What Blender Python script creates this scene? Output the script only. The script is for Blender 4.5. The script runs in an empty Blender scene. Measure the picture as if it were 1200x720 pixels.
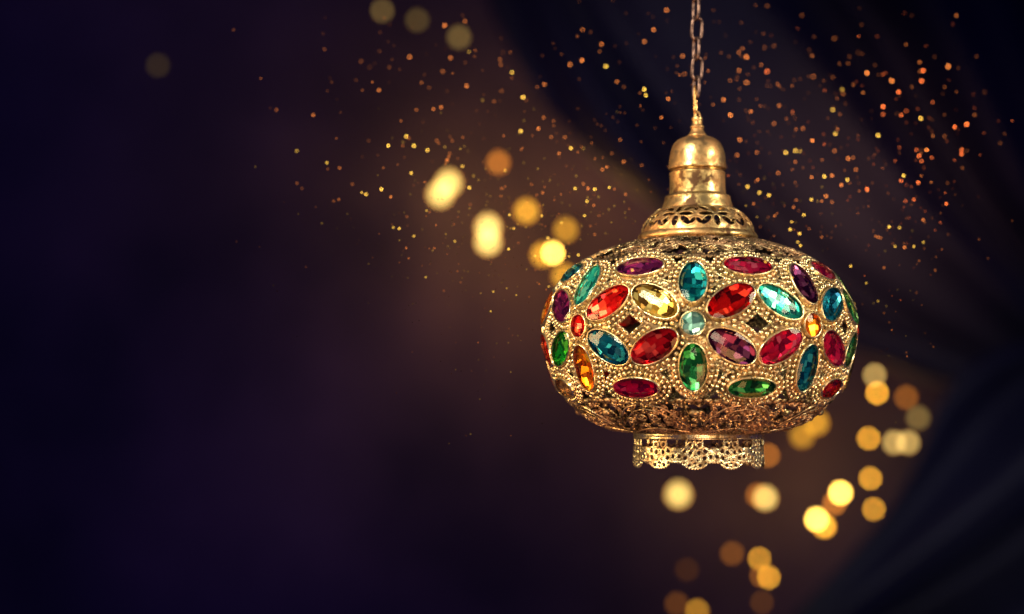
import bpy, bmesh, math, random
import numpy as np
from mathutils import Vector, Matrix, Euler

SC = bpy.context.scene
COL = SC.collection
PI = math.pi
R = math.radians
random.seed(7)
rng = np.random.default_rng(7)

# ------------------------------------------------------------------ camera
P = 0.0008                    # metres per reference unit at the lantern
F = 2000.0                    # focal length in the same units
D = F * P                     # camera to lantern axis
TILT = math.atan(110 / F)
CAM = Vector((0.0, -D, 0.0))
cam_d = bpy.data.cameras.new('camera')
cam = bpy.data.objects.new('camera', cam_d)
COL.objects.link(cam)
cam.location = CAM
cam.rotation_euler = (PI / 2 + TILT, 0, 0)
cam_d.sensor_width = 36
cam_d.lens = 36 * F / 1200
cam_d.clip_start = 0.05
cam_d.clip_end = 100
cam_d.dof.use_dof = True
cam_d.dof.focus_distance = 1.515
cam_d.dof.aperture_fstop = 2.2
SC.camera = cam

# ------------------------------------------------------------------ world, lamps, exposure
w = bpy.data.worlds.new('World')
SC.world = w
w.use_nodes = True
bg = w.node_tree.nodes['Background']
bg.inputs[0].default_value = (0.03, 0.03, 0.50, 1)
bg.inputs[1].default_value = 0.12


def area(name, loc, target, size, power, color, shape='RECTANGLE', size_y=None, spread=180):
    l = bpy.data.lights.new(name, 'AREA')
    l.shape = shape
    l.size = size
    l.size_y = size_y or size
    l.energy = power
    l.color = color
    l.spread = R(spread)
    o = bpy.data.objects.new(name, l)
    COL.objects.link(o)
    o.location = loc
    o.rotation_euler = (Vector(target) - Vector(loc)).to_track_quat('-Z', 'Y').to_euler()
    return o


LX = (818.2 - 600) * P
area('key_lamp', (LX - 0.85, -1.05, 1.0), (LX, 0, 0.07), 0.50, 5.8, (1.0, 0.93, 0.64), spread=70)
area('side_lamp', (LX + 1.0, -0.60, 0.50), (LX, 0, 0.05), 0.50, 2.4, (1.0, 0.88, 0.58), spread=65)
area('front_lamp', (LX + 0.1, -1.85, -0.22), (LX, 0, 0.07), 0.5, 0.55, (1.0, 0.84, 0.56), spread=40)
area('low_lamp', (LX + 0.25, -0.95, -0.75), (LX, 0, 0.0), 0.6, 1.45, (1.0, 0.48, 0.16), spread=60)
area('left_fill', (LX - 0.95, -0.15, 0.12), (LX, 0, 0.03), 0.35, 2.4, (1.0, 0.62, 0.24), spread=90)  # added fill for the dark left-edge gems, no visible source
area('backdrop_fill', (-0.7, 3.0, -0.2), (-0.42, 5.2, 0.05), 0.8, 0.50, (0.86, 0.38, 0.98), spread=100)  # unseen source added to lift the middle of the backdrop


def at(px, py, depth):
    x = (px - 600) / F; y = (360 - py) / F
    ct, st = math.cos(TILT), math.sin(TILT)
    d = Vector((x, ct - y * st, st + y * ct))
    return CAM + d * (depth / d.y)


area('drape_fill', at(760, 250, 3.2), at(1125, 560, 5.5), 0.25, 0.28, (0.62, 0.60, 0.95), spread=32)  # added off-frame to bring out the lower cloth's folds
area('drape_top_fill', at(560, 330, 3.4), at(735, 75, 6.0), 0.25, 0.27, (0.70, 0.58, 0.95), spread=34)  # added bluish fill on the upper cloth, source unseen
area('drape_warm_fill', at(900, 420, 3.4), at(985, 262, 6.0), 0.25, .55, (1.0, 0.52, 0.50), spread=30)  # added to make the warm patch on the cloth, no such lamp stands there

SC.view_settings.view_transform = 'Standard'
SC.view_settings.look = 'None'
SC.view_settings.exposure = 0
SC.view_settings.gamma = 1
SC.view_settings.use_curve_mapping = False
SC.render.engine = 'CYCLES'
cy = SC.cycles
cy.use_denoising = True
cy.max_bounces = 10
cy.transmission_bounces = 8
cy.glossy_bounces = 6
cy.diffuse_bounces = 2
cy.sample_clamp_indirect = 6
cy.caustics_reflective = True
cy.caustics_refractive = True
cy.blur_glossy = 0.2


# ------------------------------------------------------------------ geometry helpers
def unproj(px, py, depth):
    """world point that the reference shows at (px, py), at a distance along Y"""
    x = (px - 600) / F
    y = (360 - py) / F
    ct, st = math.cos(TILT), math.sin(TILT)
    d = Vector((x, ct - y * st, st + y * ct))
    return CAM + d * (depth / d.y)


def zpx(py):
    return D * math.tan(TILT + math.atan((360 - py) / F)) / P


ZC = zpx(385)


def lz(py):
    return zpx(py) - ZC


def tag(o, label=None, cat=None, group=None, kind=None):
    if label: o['label'] = label
    if cat: o['category'] = cat
    if group: o['group'] = group
    if kind: o['kind'] = kind
    return o


def mesh_obj(name, verts, faces, mat, parent=None, smooth=True, scale=P):
    me = bpy.data.meshes.new(name)
    v = np.asarray(verts, dtype=np.float64) * scale
    if isinstance(faces, np.ndarray) and faces.ndim == 2:
        n, k = faces.shape
        me.vertices.add(len(v))
        me.vertices.foreach_set('co', v.astype(np.float32).ravel())
        me.loops.add(n * k)
        me.loops.foreach_set('vertex_index', faces.astype(np.int32).ravel())
        me.polygons.add(n)
        me.polygons.foreach_set('loop_start', np.arange(0, n * k, k, dtype=np.int32))
        me.update(calc_edges=True)
    else:
        me.from_pydata([tuple(a) for a in v], [], [tuple(f) for f in faces])
    me.update()
    if smooth:
        me.polygons.foreach_set('use_smooth', np.ones(len(me.polygons), dtype=bool))
    for m in (mat if isinstance(mat, (list, tuple)) else [mat]):
        me.materials.append(m)
    o = bpy.data.objects.new(name, me)
    COL.objects.link(o)
    if parent: o.parent = parent
    return o


class MB:
    def __init__(self): self.v = []; self.f = []; self.n = 0

    def add(self, v, f):
        v = np.asarray(v, float)
        self.v.append(v)
        for q in f: self.f.append(tuple(i + self.n for i in q))
        self.n += len(v)

    def obj(self, name, mat, parent=None, smooth=True):
        return mesh_obj(name, np.concatenate(self.v), self.f, mat, parent, smooth)


def lathe(prof, seg=128):
    """prof: list of (r, z)"""
    a = np.linspace(0, 2 * PI, seg, endpoint=False)
    v = []
    for r, z in prof:
        v.append(np.stack([r * np.sin(a), -r * np.cos(a), np.full(seg, z)], 1))
    v = np.concatenate(v)
    f = []
    for i in range(len(prof) - 1):
        for j in range(seg):
            k = (j + 1) % seg
            f.append((i * seg + j, (i + 1) * seg + j, (i + 1) * seg + k, i * seg + k))
    if prof[-1][1] > prof[0][1] + 3: f = [q[::-1] for q in f]
    return v, f


def smooth_profile(pts, n=6):
    """Catmull-Rom through (a, b) pairs"""
    p = [np.array(q, float) for q in pts]
    p = [2 * p[0] - p[1]] + p + [2 * p[-1] - p[-2]]
    out = []
    for i in range(1, len(p) - 2):
        for k in range(n):
            t = k / n
            a, b, c, d = p[i - 1], p[i], p[i + 1], p[i + 2]
            out.append(.5 * ((2 * b) + (-a + c) * t + (2 * a - 5 * b + 4 * c - d) * t * t + (-a + 3 * b - 3 * c + d) * t ** 3))
    out.append(p[-2])
    return np.array(out)


def tube(points, rad, seg=6, closed=False, flat=None):
    pts = np.asarray(points, float)
    n = len(pts)
    if closed:
        tan = np.roll(pts, -1, 0) - np.roll(pts, 1, 0)
    else:
        tan = np.gradient(pts, axis=0)
    tan /= np.linalg.norm(tan, axis=1)[:, None] + 1e-9
    rads = np.broadcast_to(np.asarray(rad, float), (n,))
    up = np.array([0.13, 0.21, 0.97]) if abs(tan[0][2]) < .9 else np.array([0.97, .2, .1])
    v = []
    nrm = up - tan[0] * up.dot(tan[0]); nrm /= np.linalg.norm(nrm)
    for i in range(n):
        nrm = nrm - tan[i] * nrm.dot(tan[i]); nrm /= np.linalg.norm(nrm) + 1e-9
        b = np.cross(tan[i], nrm)
        for k in range(seg):
            a = 2 * PI * k / seg
            v.append(pts[i] + rads[i] * (math.cos(a) * nrm + math.sin(a) * b))
    f = []
    m = n if closed else n - 1
    for i in range(m):
        j = (i + 1) % n
        for k in range(seg):
            l = (k + 1) % seg
            f.append((i * seg + k, i * seg + l, j * seg + l, j * seg + k))
    if not closed:
        f.append(tuple(range(seg))[::-1])
        f.append(tuple((n - 1) * seg + k for k in range(seg)))
    return np.array(v), f


def ball(c, r, ax=None, sub=None, sx=1, sy=1, sz=1, nu=10, nv=6):
    """low sphere; ax = (tangent u, tangent t, normal)"""
    v = []; f = []
    for j in range(nv + 1):
        th = PI * j / nv
        if j in (0, nv):
            v.append((0, 0, math.cos(th)))
        else:
            for i in range(nu):
                a = 2 * PI * i / nu
                v.append((math.sin(th) * math.cos(a), math.sin(th) * math.sin(a), math.cos(th)))
    idx = lambda j, i: 0 if j == 0 else (1 + (nv - 1) * nu if j == nv else 1 + (j - 1) * nu + i % nu)
    for j in range(nv):
        for i in range(nu):
            q = [idx(j, i), idx(j + 1, i), idx(j + 1, i + 1), idx(j, i + 1)]
            q2 = []
            for x in q:
                if x not in q2: q2.append(x)
            f.append(tuple(q2))
    v = np.array(v) * (r * np.array([sx, sy, sz]))
    if ax is not None:
        v = v @ np.array(ax)
    return v + np.array(c), f


# ------------------------------------------------------------------ materials
def mat_new(name):
    m = bpy.data.materials.new(name)
    m.use_nodes = True
    nt = m.node_tree
    nt.nodes.clear()
    out = nt.nodes.new('ShaderNodeOutputMaterial')
    return m, nt, out


def metal(name, base, dark, rough=0.32, patina=0.5, scale=70, fine=900, bump=0.25, tint=None, tint_amt=0.0, inside=False):
    m, nt, out = mat_new(name)
    N = nt.nodes.new; L = nt.links.new
    b = N('ShaderNodeBsdfPrincipled')
    tc = N('ShaderNodeTexCoord')
    n1 = N('ShaderNodeTexNoise'); n1.inputs['Scale'].default_value = scale; n1.inputs['Detail'].default_value = 6; n1.inputs['Roughness'].default_value = .65
    n2 = N('ShaderNodeTexNoise'); n2.inputs['Scale'].default_value = fine; n2.inputs['Detail'].default_value = 3
    n3 = N('ShaderNodeTexNoise'); n3.inputs['Scale'].default_value = scale * .35; n3.inputs['Detail'].default_value = 3
    for n in (n1, n2, n3): L(tc.outputs['Object'], n.inputs['Vector'])
    r1 = N('ShaderNodeValToRGB')
    r1.color_ramp.elements[0].position = .50 - .12 * patina + (1 - patina) * -.1
    r1.color_ramp.elements[1].position = .78 - .28 * patina + .1
    r1.color_ramp.elements[0].position = .30 + .2 * patina
    r1.color_ramp.elements[1].position = .44 + .2 * patina
    L(n1.outputs['Fac'], r1.inputs['Fac'])
    mx = N('ShaderNodeMix'); mx.data_type = 'RGBA'
    mx.inputs['A'].default_value = (*dark, 1); mx.inputs['B'].default_value = (*base, 1)
    L(r1.outputs['Color'], mx.inputs['Factor'])
    src = mx.outputs['Result']
    if tint:
        r3 = N('ShaderNodeValToRGB'); r3.color_ramp.elements[0].position = .42; r3.color_ramp.elements[1].position = .62
        r3.color_ramp.elements[1].color = (tint_amt,) * 3 + (1,)
        L(n3.outputs['Fac'], r3.inputs['Fac'])
        m2 = N('ShaderNodeMix'); m2.data_type = 'RGBA'
        L(r3.outputs['Color'], m2.inputs['Factor']); L(src, m2.inputs['A']); m2.inputs['B'].default_value = (*tint, 1)
        src = m2.outputs['Result']
    if inside:          # inner faces coloured dark, shade put in so the holes look unlit
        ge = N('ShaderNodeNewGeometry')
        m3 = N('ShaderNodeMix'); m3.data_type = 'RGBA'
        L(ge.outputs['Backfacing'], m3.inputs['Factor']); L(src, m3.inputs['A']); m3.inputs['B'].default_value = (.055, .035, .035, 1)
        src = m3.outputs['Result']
    L(src, b.inputs['Base Color'])
    b.inputs['Metallic'].default_value = .93
    rr = N('ShaderNodeMapRange'); rr.inputs['To Min'].default_value = rough + .25; rr.inputs['To Max'].default_value = rough - .05
    L(r1.outputs['Color'], rr.inputs['Value']); L(rr.outputs['Result'], b.inputs['Roughness'])
    ad = N('ShaderNodeMath'); ad.operation = 'ADD'; L(n1.outputs['Fac'], ad.inputs[0]); L(n2.outputs['Fac'], ad.inputs[1])
    bp = N('ShaderNodeBump'); bp.inputs['Strength'].default_value = bump; bp.inputs['Distance'].default_value = .0006
    L(ad.outputs[0], bp.inputs['Height']); L(bp.outputs[0], b.inputs['Normal'])
    L(b.outputs[0], out.inputs[0])
    return m


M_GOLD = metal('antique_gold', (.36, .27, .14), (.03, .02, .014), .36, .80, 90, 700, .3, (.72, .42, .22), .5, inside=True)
M_RIM = metal('rim_gold', (.80, .69, .42), (.18, .12, .06), .27, .45, 140, 900, .15, (.86, .56, .32), .4)
M_BEAD = metal('bead_gold', (.78, .67, .39), (.12, .075, .04), .25, .56, 160, 900, .15, (.84, .54, .32), .5)
M_CAP = metal('cap_brass', (.68, .48, .21), (.09, .045, .025), .34, .74, 60, 500, .25, (.84, .46, .20), .6)
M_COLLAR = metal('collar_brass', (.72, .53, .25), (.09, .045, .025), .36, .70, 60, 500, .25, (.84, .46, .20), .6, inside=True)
M_DARKG = metal('filigree_bronze', (.84, .62, .36), (.12, .07, .045), .32, .62, 110, 800, .4, (.66, .38, .22), .6)
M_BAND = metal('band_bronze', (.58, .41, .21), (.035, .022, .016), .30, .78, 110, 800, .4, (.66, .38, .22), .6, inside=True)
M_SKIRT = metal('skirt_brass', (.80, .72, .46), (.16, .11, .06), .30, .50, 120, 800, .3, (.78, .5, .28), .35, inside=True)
M_CHAIN = metal('chain_copper', (.20, .115, .10), (.045, .028, .032), .38, .5, 200, 900, .2)
M_HOOK = metal('hook_brass', (.90, .52, .20), (.3, .14, .06), .3, .35, 150, 900, .1)


def gem_glass(name, col):
    """clear faceted crown: tinted, sees through to the foil, with a sharp surface reflection"""
    m, nt, out = mat_new(name)
    N = nt.nodes.new; L = nt.links.new
    tr = N('ShaderNodeBsdfTransparent'); tr.inputs[0].default_value = (*[c ** .45 for c in col], 1)
    gl = N('ShaderNodeBsdfGlossy'); gl.inputs['Roughness'].default_value = .06
    fr = N('ShaderNodeFresnel'); fr.inputs['IOR'].default_value = 1.36
    mx = N('ShaderNodeMixShader')
    L(fr.outputs[0], mx.inputs[0]); L(tr.outputs[0], mx.inputs[1]); L(gl.outputs[0], mx.inputs[2])
    L(mx.outputs[0], out.inputs[0])
    return m


def gem_foil(name, c1, c2, c3, scale=190, rough=.24):
    """tinted foil behind the glass, inner reflections painted in as three random facet shades"""
    m, nt, out = mat_new(name)
    N = nt.nodes.new; L = nt.links.new
    b = N('ShaderNodeBsdfPrincipled')
    oi = N('ShaderNodeObjectInfo'); ge = N('ShaderNodeNewGeometry')
    ad = N('ShaderNodeMath'); ad.operation = 'ADD'
    L(ge.outputs['Random Per Island'], ad.inputs[0]); L(oi.outputs['Random'], ad.inputs[1])
    fr = N('ShaderNodeMath'); fr.operation = 'FRACT'; L(ad.outputs[0], fr.inputs[0])
    rp = N('ShaderNodeValToRGB'); rp.color_ramp.interpolation = 'CONSTANT'
    e = rp.color_ramp.elements
    e[0].position = 0; e[0].color = (*c1, 1)
    e[1].position = .50; e[1].color = (*c2, 1)
    x = e.new(.78); x.color = (*c3, 1)
    L(fr.outputs[0], rp.inputs['Fac']); L(rp.outputs['Color'], b.inputs['Base Color'])
    b.inputs['Metallic'].default_value = .72
    b.inputs['Roughness'].default_value = rough
    L(b.outputs[0], out.inputs[0])
    return m


GEMC = {  # glass tint, foil shades: middle, dark, light
    'teal': ((.40, .92, .95), (.01, .26, .30), (.004, .07, .12), (.12, .72, .62)),
    'aqua': ((.55, 1, .95), (.04, .52, .46), (.015, .20, .21), (.42, .95, .72)),
    'blue': ((.40, .85, 1), (.01, .21, .32), (.004, .05, .11), (.12, .60, .62)),
    'amber': ((1, .85, .45), (.50, .30, .07), (.14, .07, .018), (.95, .80, .42)),
    'orange': ((1, .72, .25), (1, .34, .02), (.75, .16, .01), (1, .78, .10)),
    'red': ((1, .30, .26), (.80, .02, .015), (.16, .005, .01), (1, .16, .08)),
    'crimson': ((1, .34, .36), (.66, .02, .035), (.18, .006, .016), (.95, .22, .18)),
    'pink': ((1, .42, .60), (.82, .035, .15), (.28, .008, .06), (1, .30, .38)),
    'magenta': ((1, .30, .55), (.85, .015, .15), (.28, .006, .10), (1, .14, .32)),
    'plum': ((.75, .4, .7), (.11, .022, .075), (.03, .006, .03), (.40, .18, .26)),
    'violet': ((.75, .35, .70), (.22, .03, .13), (.06, .01, .055), (.60, .08, .30)),
    'green': ((.45, .95, .60), (.02, .22, .09), (.008, .05, .028), (.22, .72, .36)),
    'bright green': ((.35, 1, .42), (.03, .52, .10), (.012, .18, .05), (.45, .95, .22)),
    'pale aqua': ((.85, 1, .95), (.50, .85, .75), (.20, .42, .40), (1, .95, .90)),
    'clear': ((1, .92, .82), (.85, .50, .28), (.45, .30, .18), (1, .95, .85)),
}
GEM_MATS = {k: [gem_glass('glass_' + k.replace(' ', '_'), c[0]), gem_foil('foil_' + k.replace(' ', '_'), *[tuple(q * .82 for q in z) for z in c[1:]])] for k, c in GEMC.items()}


# ------------------------------------------------------------------ backdrop and drapes
def noise_cloth(name, c1, c2, scale, rough=.8, sheen=0.3, weave=600):
    m, nt, out = mat_new(name)
    N = nt.nodes.new; L = nt.links.new
    b = N('ShaderNodeBsdfPrincipled')
    tc = N('ShaderNodeTexCoord')
    n1 = N('ShaderNodeTexNoise'); n1.inputs['Scale'].default_value = scale; n1.inputs['Detail'].default_value = 5
    n1.inputs['Roughness'].default_value = .55
    L(tc.outputs['Object'], n1.inputs['Vector'])
    r = N('ShaderNodeValToRGB'); r.color_ramp.elements[0].position = .32; r.color_ramp.elements[1].position = .70
    r.color_ramp.elements[0].color = (*c1, 1); r.color_ramp.elements[1].color = (*c2, 1)
    L(n1.outputs['Fac'], r.inputs['Fac']); L(r.outputs['Color'], b.inputs['Base Color'])
    b.inputs['Roughness'].default_value = rough
    b.inputs['Sheen Weight'].default_value = sheen
    n2 = N('ShaderNodeTexNoise'); n2.inputs['Scale'].default_value = weave
    L(tc.outputs['Object'], n2.inputs['Vector'])
    bp = N('ShaderNodeBump'); bp.inputs['Strength'].default_value = .3; bp.inputs['Distance'].default_value = .001
    L(n2.outputs['Fac'], bp.inputs['Height']); L(bp.outputs[0], b.inputs['Normal'])
    L(b.outputs[0], out.inputs[0])
    return m


M_BACK = noise_cloth('dark_plaster', (.040, .032, .066), (.170, .122, .170), 1.0)
M_DRAPE = noise_cloth('navy_satin', (.011, .010, .020), (.019, .017, .034), 3, .55, .2)

# backdrop wall: a slightly uneven sheet
YB = 5.2
nx, nz = 80, 50
vv = []; ff = []
for j in range(nz + 1):
    for i in range(nx + 1):
        x = -6 + 12 * i / nx; z = -4 + 8.5 * j / nz
        vv.append((x, YB + .05 * math.sin(x * 2.1 + z) + .04 * math.sin(z * 3.3 - x), z))
for j in range(nz):
    for i in range(nx):
        a = j * (nx + 1) + i
        ff.append((a, a + 1, a + nx + 2, a + nx + 1))
o = mesh_obj('backdrop', vv, ff, M_BACK, None, True, 1.0)
tag(o, 'dark purple smoky wall behind the lantern and lights', None, None, 'structure')


def drape(name, edge, outer, depth, folds, amp, label, ph=0.0, nu=90, nw=150, bend=0.0):
    E = smooth_profile(edge, 12); O = smooth_profile(outer, 12)
    Ei = np.linspace(0, len(E) - 1, nu); Oi = np.linspace(0, len(O) - 1, nu)
    e = np.stack([np.interp(Ei, range(len(E)), E[:, k]) for k in (0, 1)], 1)
    q = np.stack([np.interp(Oi, range(len(O)), O[:, k]) for k in (0, 1)], 1)
    v = []; f = []
    for i in range(nu):
        s = i / (nu - 1)
        for j in range(nw):
            t = j / (nw - 1)
            px, py = e[i] * (1 - t) + q[i] * t
            p = unproj(px, py, depth)
            q_ = t + .10 * math.sin(2.3 * s + 1.7 * ph) + .05 * math.sin(7 * t + 3 * s)
            g = math.sin(q_ * folds * 2 * PI + ph) + .55 * math.sin(q_ * folds * 3.4 * PI + 2 + 2 * s) + .25 * math.sin(q_ * folds * 9.1 + 5 * s)
            g2 = .5 + .5 * math.sin(s * 3 + 2 * t)
            v.append((p.x, p.y + amp * g * (.5 + .5 * g2) + bend * t, p.z))
    for i in range(nu - 1):
        for j in range(nw - 1):
            a = i * nw + j
            f.append((a, a + 1, a + nw + 1, a + nw))
    o = mesh_obj(name, v, f, M_DRAPE, None, True, 1.0)
    m = o.modifiers.new('thickness', 'SOLIDIFY'); m.thickness = .006
    tag(o, label, 'drape')
    return o


drape('drape', [(535, -120), (572, 0), (622, 95), (690, 178), (760, 240), (850, 320), (960, 395), (1030, 425), (1110, 452), (1320, 470)],
      [(900, -420), (1080, -400), (1250, -300), (1420, -150), (1500, 0), (1540, 120), (1560, 220), (1560, 300), (1560, 380), (1560, 470)],
      6.05, 4.6, .075, 'dark navy cloth swagged diagonally behind the lantern chain')
drape('drape', [(850, 800), (925, 722), (985, 660), (1040, 598), (1078, 535), (1105, 470), (1160, 415), (1300, 380)],
      [(1150, 1000), (1250, 980), (1400, 900), (1500, 800), (1560, 700), (1580, 600), (1580, 500), (1580, 430)],
      5.55, 3.3, .10, 'dark blue gathered cloth filling the lower corner beside small golden lights', ph=1.0)


# ------------------------------------------------------------------ lantern surface
lantern = bpy.data.objects.new('hanging_lantern', None)
COL.objects.link(lantern)
lantern.location = (LX, 0, ZC * P)
LTILT = R(0.12)
lantern.rotation_euler = (0, LTILT, 0)
tag(lantern, 'pierced antique gold lantern set with coloured oval gems, hanging from the chain', 'lantern')

prof = [(62, 282), (80, 285.5), (104, 292), (122, 299.5), (139, 307.5), (151, 317), (164, 330), (174, 344), (180.5, 358), (184, 372), (185, 388),
        (184, 405), (181, 421), (176.5, 437), (170, 452), (161, 466), (149, 479), (135, 489), (118, 497.5), (98, 504), (74, 507)]
S = smooth_profile([(r - 7.0 * min(1, max(0, (r - 90) / 70)), lz(y)) for r, y in prof], 10)[::-1]       # bottom to top
seg = np.linalg.norm(np.diff(S, axis=0), axis=1)
T = np.concatenate([[0], np.cumsum(seg)])
TL = T[-1]
rS = lambda t: np.interp(t, T, S[:, 0])
zS = lambda t: np.interp(t, T, S[:, 1])


def surf(phi, t, h=0.0):
    """phi radians, t arc length, h height along the normal (all reference units)"""
    phi = np.asarray(phi, float); t = np.asarray(t, float)
    r = rS(t); z = zS(t)
    e = 1.5
    dr = rS(t + e) - rS(t - e); dz = zS(t + e) - zS(t - e)
    l = np.sqrt(dr * dr + dz * dz) + 1e-9
    nr, nz_ = dz / l, -dr / l
    r2 = r + nr * h; z2 = z + nz_ * h
    return np.stack([r2 * np.sin(phi), -r2 * np.cos(phi), z2], -1)


def frame(phi, t):
    e = 2.0
    tu = np.array([math.cos(phi), math.sin(phi), 0.0])
    a = surf(phi, t + e) - surf(phi, t - e); a /= np.linalg.norm(a)
    n = np.cross(tu, a); n /= np.linalg.norm(n)
    return tu, a, n


_g1 = np.radians(np.arange(-75, 75.01, .5)); _g2 = np.linspace(0, TL, 500)
_G1, _G2 = np.meshgrid(_g1, _g2, indexing='ij')
_pts = surf(_G1, _G2)
_ca, _sa = math.cos(LTILT), math.sin(LTILT)
_X = (_pts[..., 0] * _ca + _pts[..., 2] * _sa) + LX / P
_Z = (-_pts[..., 0] * _sa + _pts[..., 2] * _ca) + ZC
_Y = _pts[..., 1] + F
_ct, _st = math.cos(TILT), math.sin(TILT)
_dep = _Y * _ct + _Z * _st
_PX = 600 + F * _X / _dep
_PY = 360 - F * (_Z * _ct - _Y * _st) / _dep


def pick(px, py):
    d = (_PX - px) ** 2 + (_PY - py) ** 2
    i, j = np.unravel_index(np.argmin(d), d.shape)
    return _g1[i], _g2[j]


def tY(py):
    return pick(818, py)[1]


# one 45 degree cell of gems, relative to the flower's own centre line
C0 = pick(812, 379)
PH0 = C0[0]


def cellpos(px, py):
    a, t = pick(px, py)
    return a - PH0, t


A_UR = cellpos(856, 353); A_UL = cellpos(767, 354); A_LL = cellpos(768, 406); A_LR = cellpos(857, 405)
hu = (A_UR[0] - A_UL[0]) / 2; tu_ = (A_UR[1] + A_UL[1]) / 2
hd = (A_LR[0] - A_LL[0]) / 2; td_ = (A_LR[1] + A_LL[1]) / 2
tc_ = C0[1]
t_up = cellpos(812, 331)[1]; t_dn = cellpos(812, 430)[1]
t_bt = cellpos(747, 314.5)[1]; t_bb = (cellpos(747, 455)[1] + cellpos(879, 452)[1]) / 2
ang_u = math.atan2(tu_ - tc_, hu * 182); ang_d = math.atan2(tc_ - td_, hd * 182)
SLOTS = [  # name, phi offset, t, half length, half width, long-axis angle, lift
    ('centre', 0.0, tc_, 12.6, 12.6, 0.0),
    ('up', 0.0, t_up, 26.5, 15.0, PI / 2),
    ('down', 0.0, t_dn, 26.5, 15.0, PI / 2),
    ('ur', hu, tu_, 29.0, 15.5, ang_u),
    ('ul', -hu, tu_, 29.0, 15.5, -ang_u),
    ('lr', hd, td_, 29.0, 15.5, -ang_d),
    ('ll', -hd, td_, 29.0, 15.5, ang_d),
    ('top', PI / 8, t_bt, 28.0, 14.0, 0.0),
    ('bottom', PI / 8, t_bb, 27.5, 12.0, 0.0),
]
COLORS = {  # flower index -> slot colours; 0 is the middle one
    0: dict(centre='pale aqua', up='teal', down='green', ur='red', ul='amber', lr='plum', ll='crimson', top='pink', bottom='green'),
    -1: dict(centre='red', up='aqua', down='orange', ur='red', ul='violet', lr='blue', ll='bright green', top='violet', bottom='magenta'),
    1: dict(centre='orange', up='plum', down='blue', ur='blue', ul='aqua', lr='pink', ll='pink', top='pink', bottom='red'),
    -2: dict(centre='clear', up='blue', down='crimson', ur='orange', ul='teal', lr='red', ll='violet', top='blue', bottom='clear'),
    2: dict(centre='red', up='green', down='amber', ur='crimson', ul='green', lr='violet', ll='green', top='teal', bottom='orange'),
    3: dict(centre='pale aqua', up='red', down='teal', ur='aqua', ul='amber', lr='bright green', ll='orange', top='crimson', bottom='blue'),
    -3: dict(centre='pale aqua', up='orange', down='red', ur='bright green', ul='crimson', lr='amber', ll='aqua', top='green', bottom='pink'),
    4: dict(centre='red', up='aqua', down='orange', ur='orange', ul='aqua', lr='pink', ll='bright green', top='amber', bottom='red'),
}


def dist_ellipse(x, y, a, b):
    q = np.sqrt((x / a) ** 2 + (y / b) ** 2) + 1e-6
    g = np.sqrt(x * x / a ** 4 + y * y / b ** 4) / q + 1e-6
    return (q - 1) / g


def gem_dist(phi, t, skip=None):
    """signed distance to the nearest gem outline; phi relative to a flower centre, any value"""
    phi = np.asarray(phi, float); t = np.asarray(t, float)
    best = np.full(np.broadcast(phi, t).shape, 1e3)
    rt = rS(t)
    for si, (nm, f0, t0, a, b, an) in enumerate(SLOTS):
        for k in (-1, 0, 1):
            if skip == (si, k): continue
            dx = (phi - f0 - k * PI / 4) * (rt + rS(t0)) / 2
            dy = t - t0
            x = dx * math.cos(an) + dy * math.sin(an)
            y = -dx * math.sin(an) + dy * math.cos(an)
            best = np.minimum(best, dist_ellipse(x, y, a, b))
    return best


# ------------------------------------------------------------------ pierced sheet builder
def pierced(name, U, pos, Fm, H, mat, parent, closed=True, thick=1.4, flip=False):
    """grid nu x nv; Fm solid where >0; H height; pos(iu, iv, h) arrays -> xyz"""
    nu, nv = Fm.shape
    gu = (np.roll(Fm, -1, 0) - np.roll(Fm, 1, 0)) / 2
    gv = np.gradient(Fm, axis=1)
    if closed:
        Fc = (Fm + np.roll(Fm, -1, 0))[:, :-1] + (Fm + np.roll(Fm, -1, 0))[:, 1:]
    Fc = Fc / 4
    keep = Fc > 0
    # vertices next to a removed face slide onto the outline
    rem = ~keep
    near = np.zeros((nu, nv), bool)
    near[:, :-1] |= rem; near[:, 1:] |= rem
    r1 = np.roll(rem, 1, 0)
    near[:, :-1] |= r1; near[:, 1:] |= r1
    g2 = gu ** 2 + gv ** 2 + 1e-4
    su = np.where(near, -Fm * gu / g2, 0); sv = np.where(near, -Fm * gv / g2, 0)
    su = np.clip(su, -.8, .8); sv = np.clip(sv, -.8, .8)
    iu, iv = np.meshgrid(np.arange(nu), np.arange(nv), indexing='ij')
    v = pos(iu + su, np.clip(iv + sv, 0, nv - 1), H).reshape(-1, 3)
    a = iu * nv + iv
    b = ((iu + 1) % nu) * nv + iv
    q = np.stack([a[:, :-1], b[:, :-1], b[:, 1:], a[:, 1:]], -1)[keep]
    if flip: q = q[:, ::-1]
    used = np.zeros(len(v), bool); used[q.ravel()] = True
    remap = np.cumsum(used) - 1
    o = mesh_obj(name, v[used], remap[q], mat, parent)
    m = o.modifiers.new('rim', 'SOLIDIFY'); m.thickness = thick * P; m.offset = -1; m.use_rim = True; m.use_rim_only = True
    return o


# body shell: dense relief on the surface of revolution
NUC = 168                                  # columns per 45 degree cell
NU = NUC * 8
NV = int(TL / .80)
phc = (np.arange(NUC) / NUC) * PI / 4 - PI / 8
tt = np.linspace(0, TL, NV)
PHC, TTc = np.meshgrid(phc, tt, indexing='ij')
d = gem_dist(PHC, TTc)
tb_hi = tY(468); tt_lo = tY(299)
lim = 10.0
Fm = lim - d
Fm = np.maximum(Fm, np.maximum(tb_hi - TTc, TTc - tt_lo))
Fm = np.minimum(Fm, d + 4)


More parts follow.
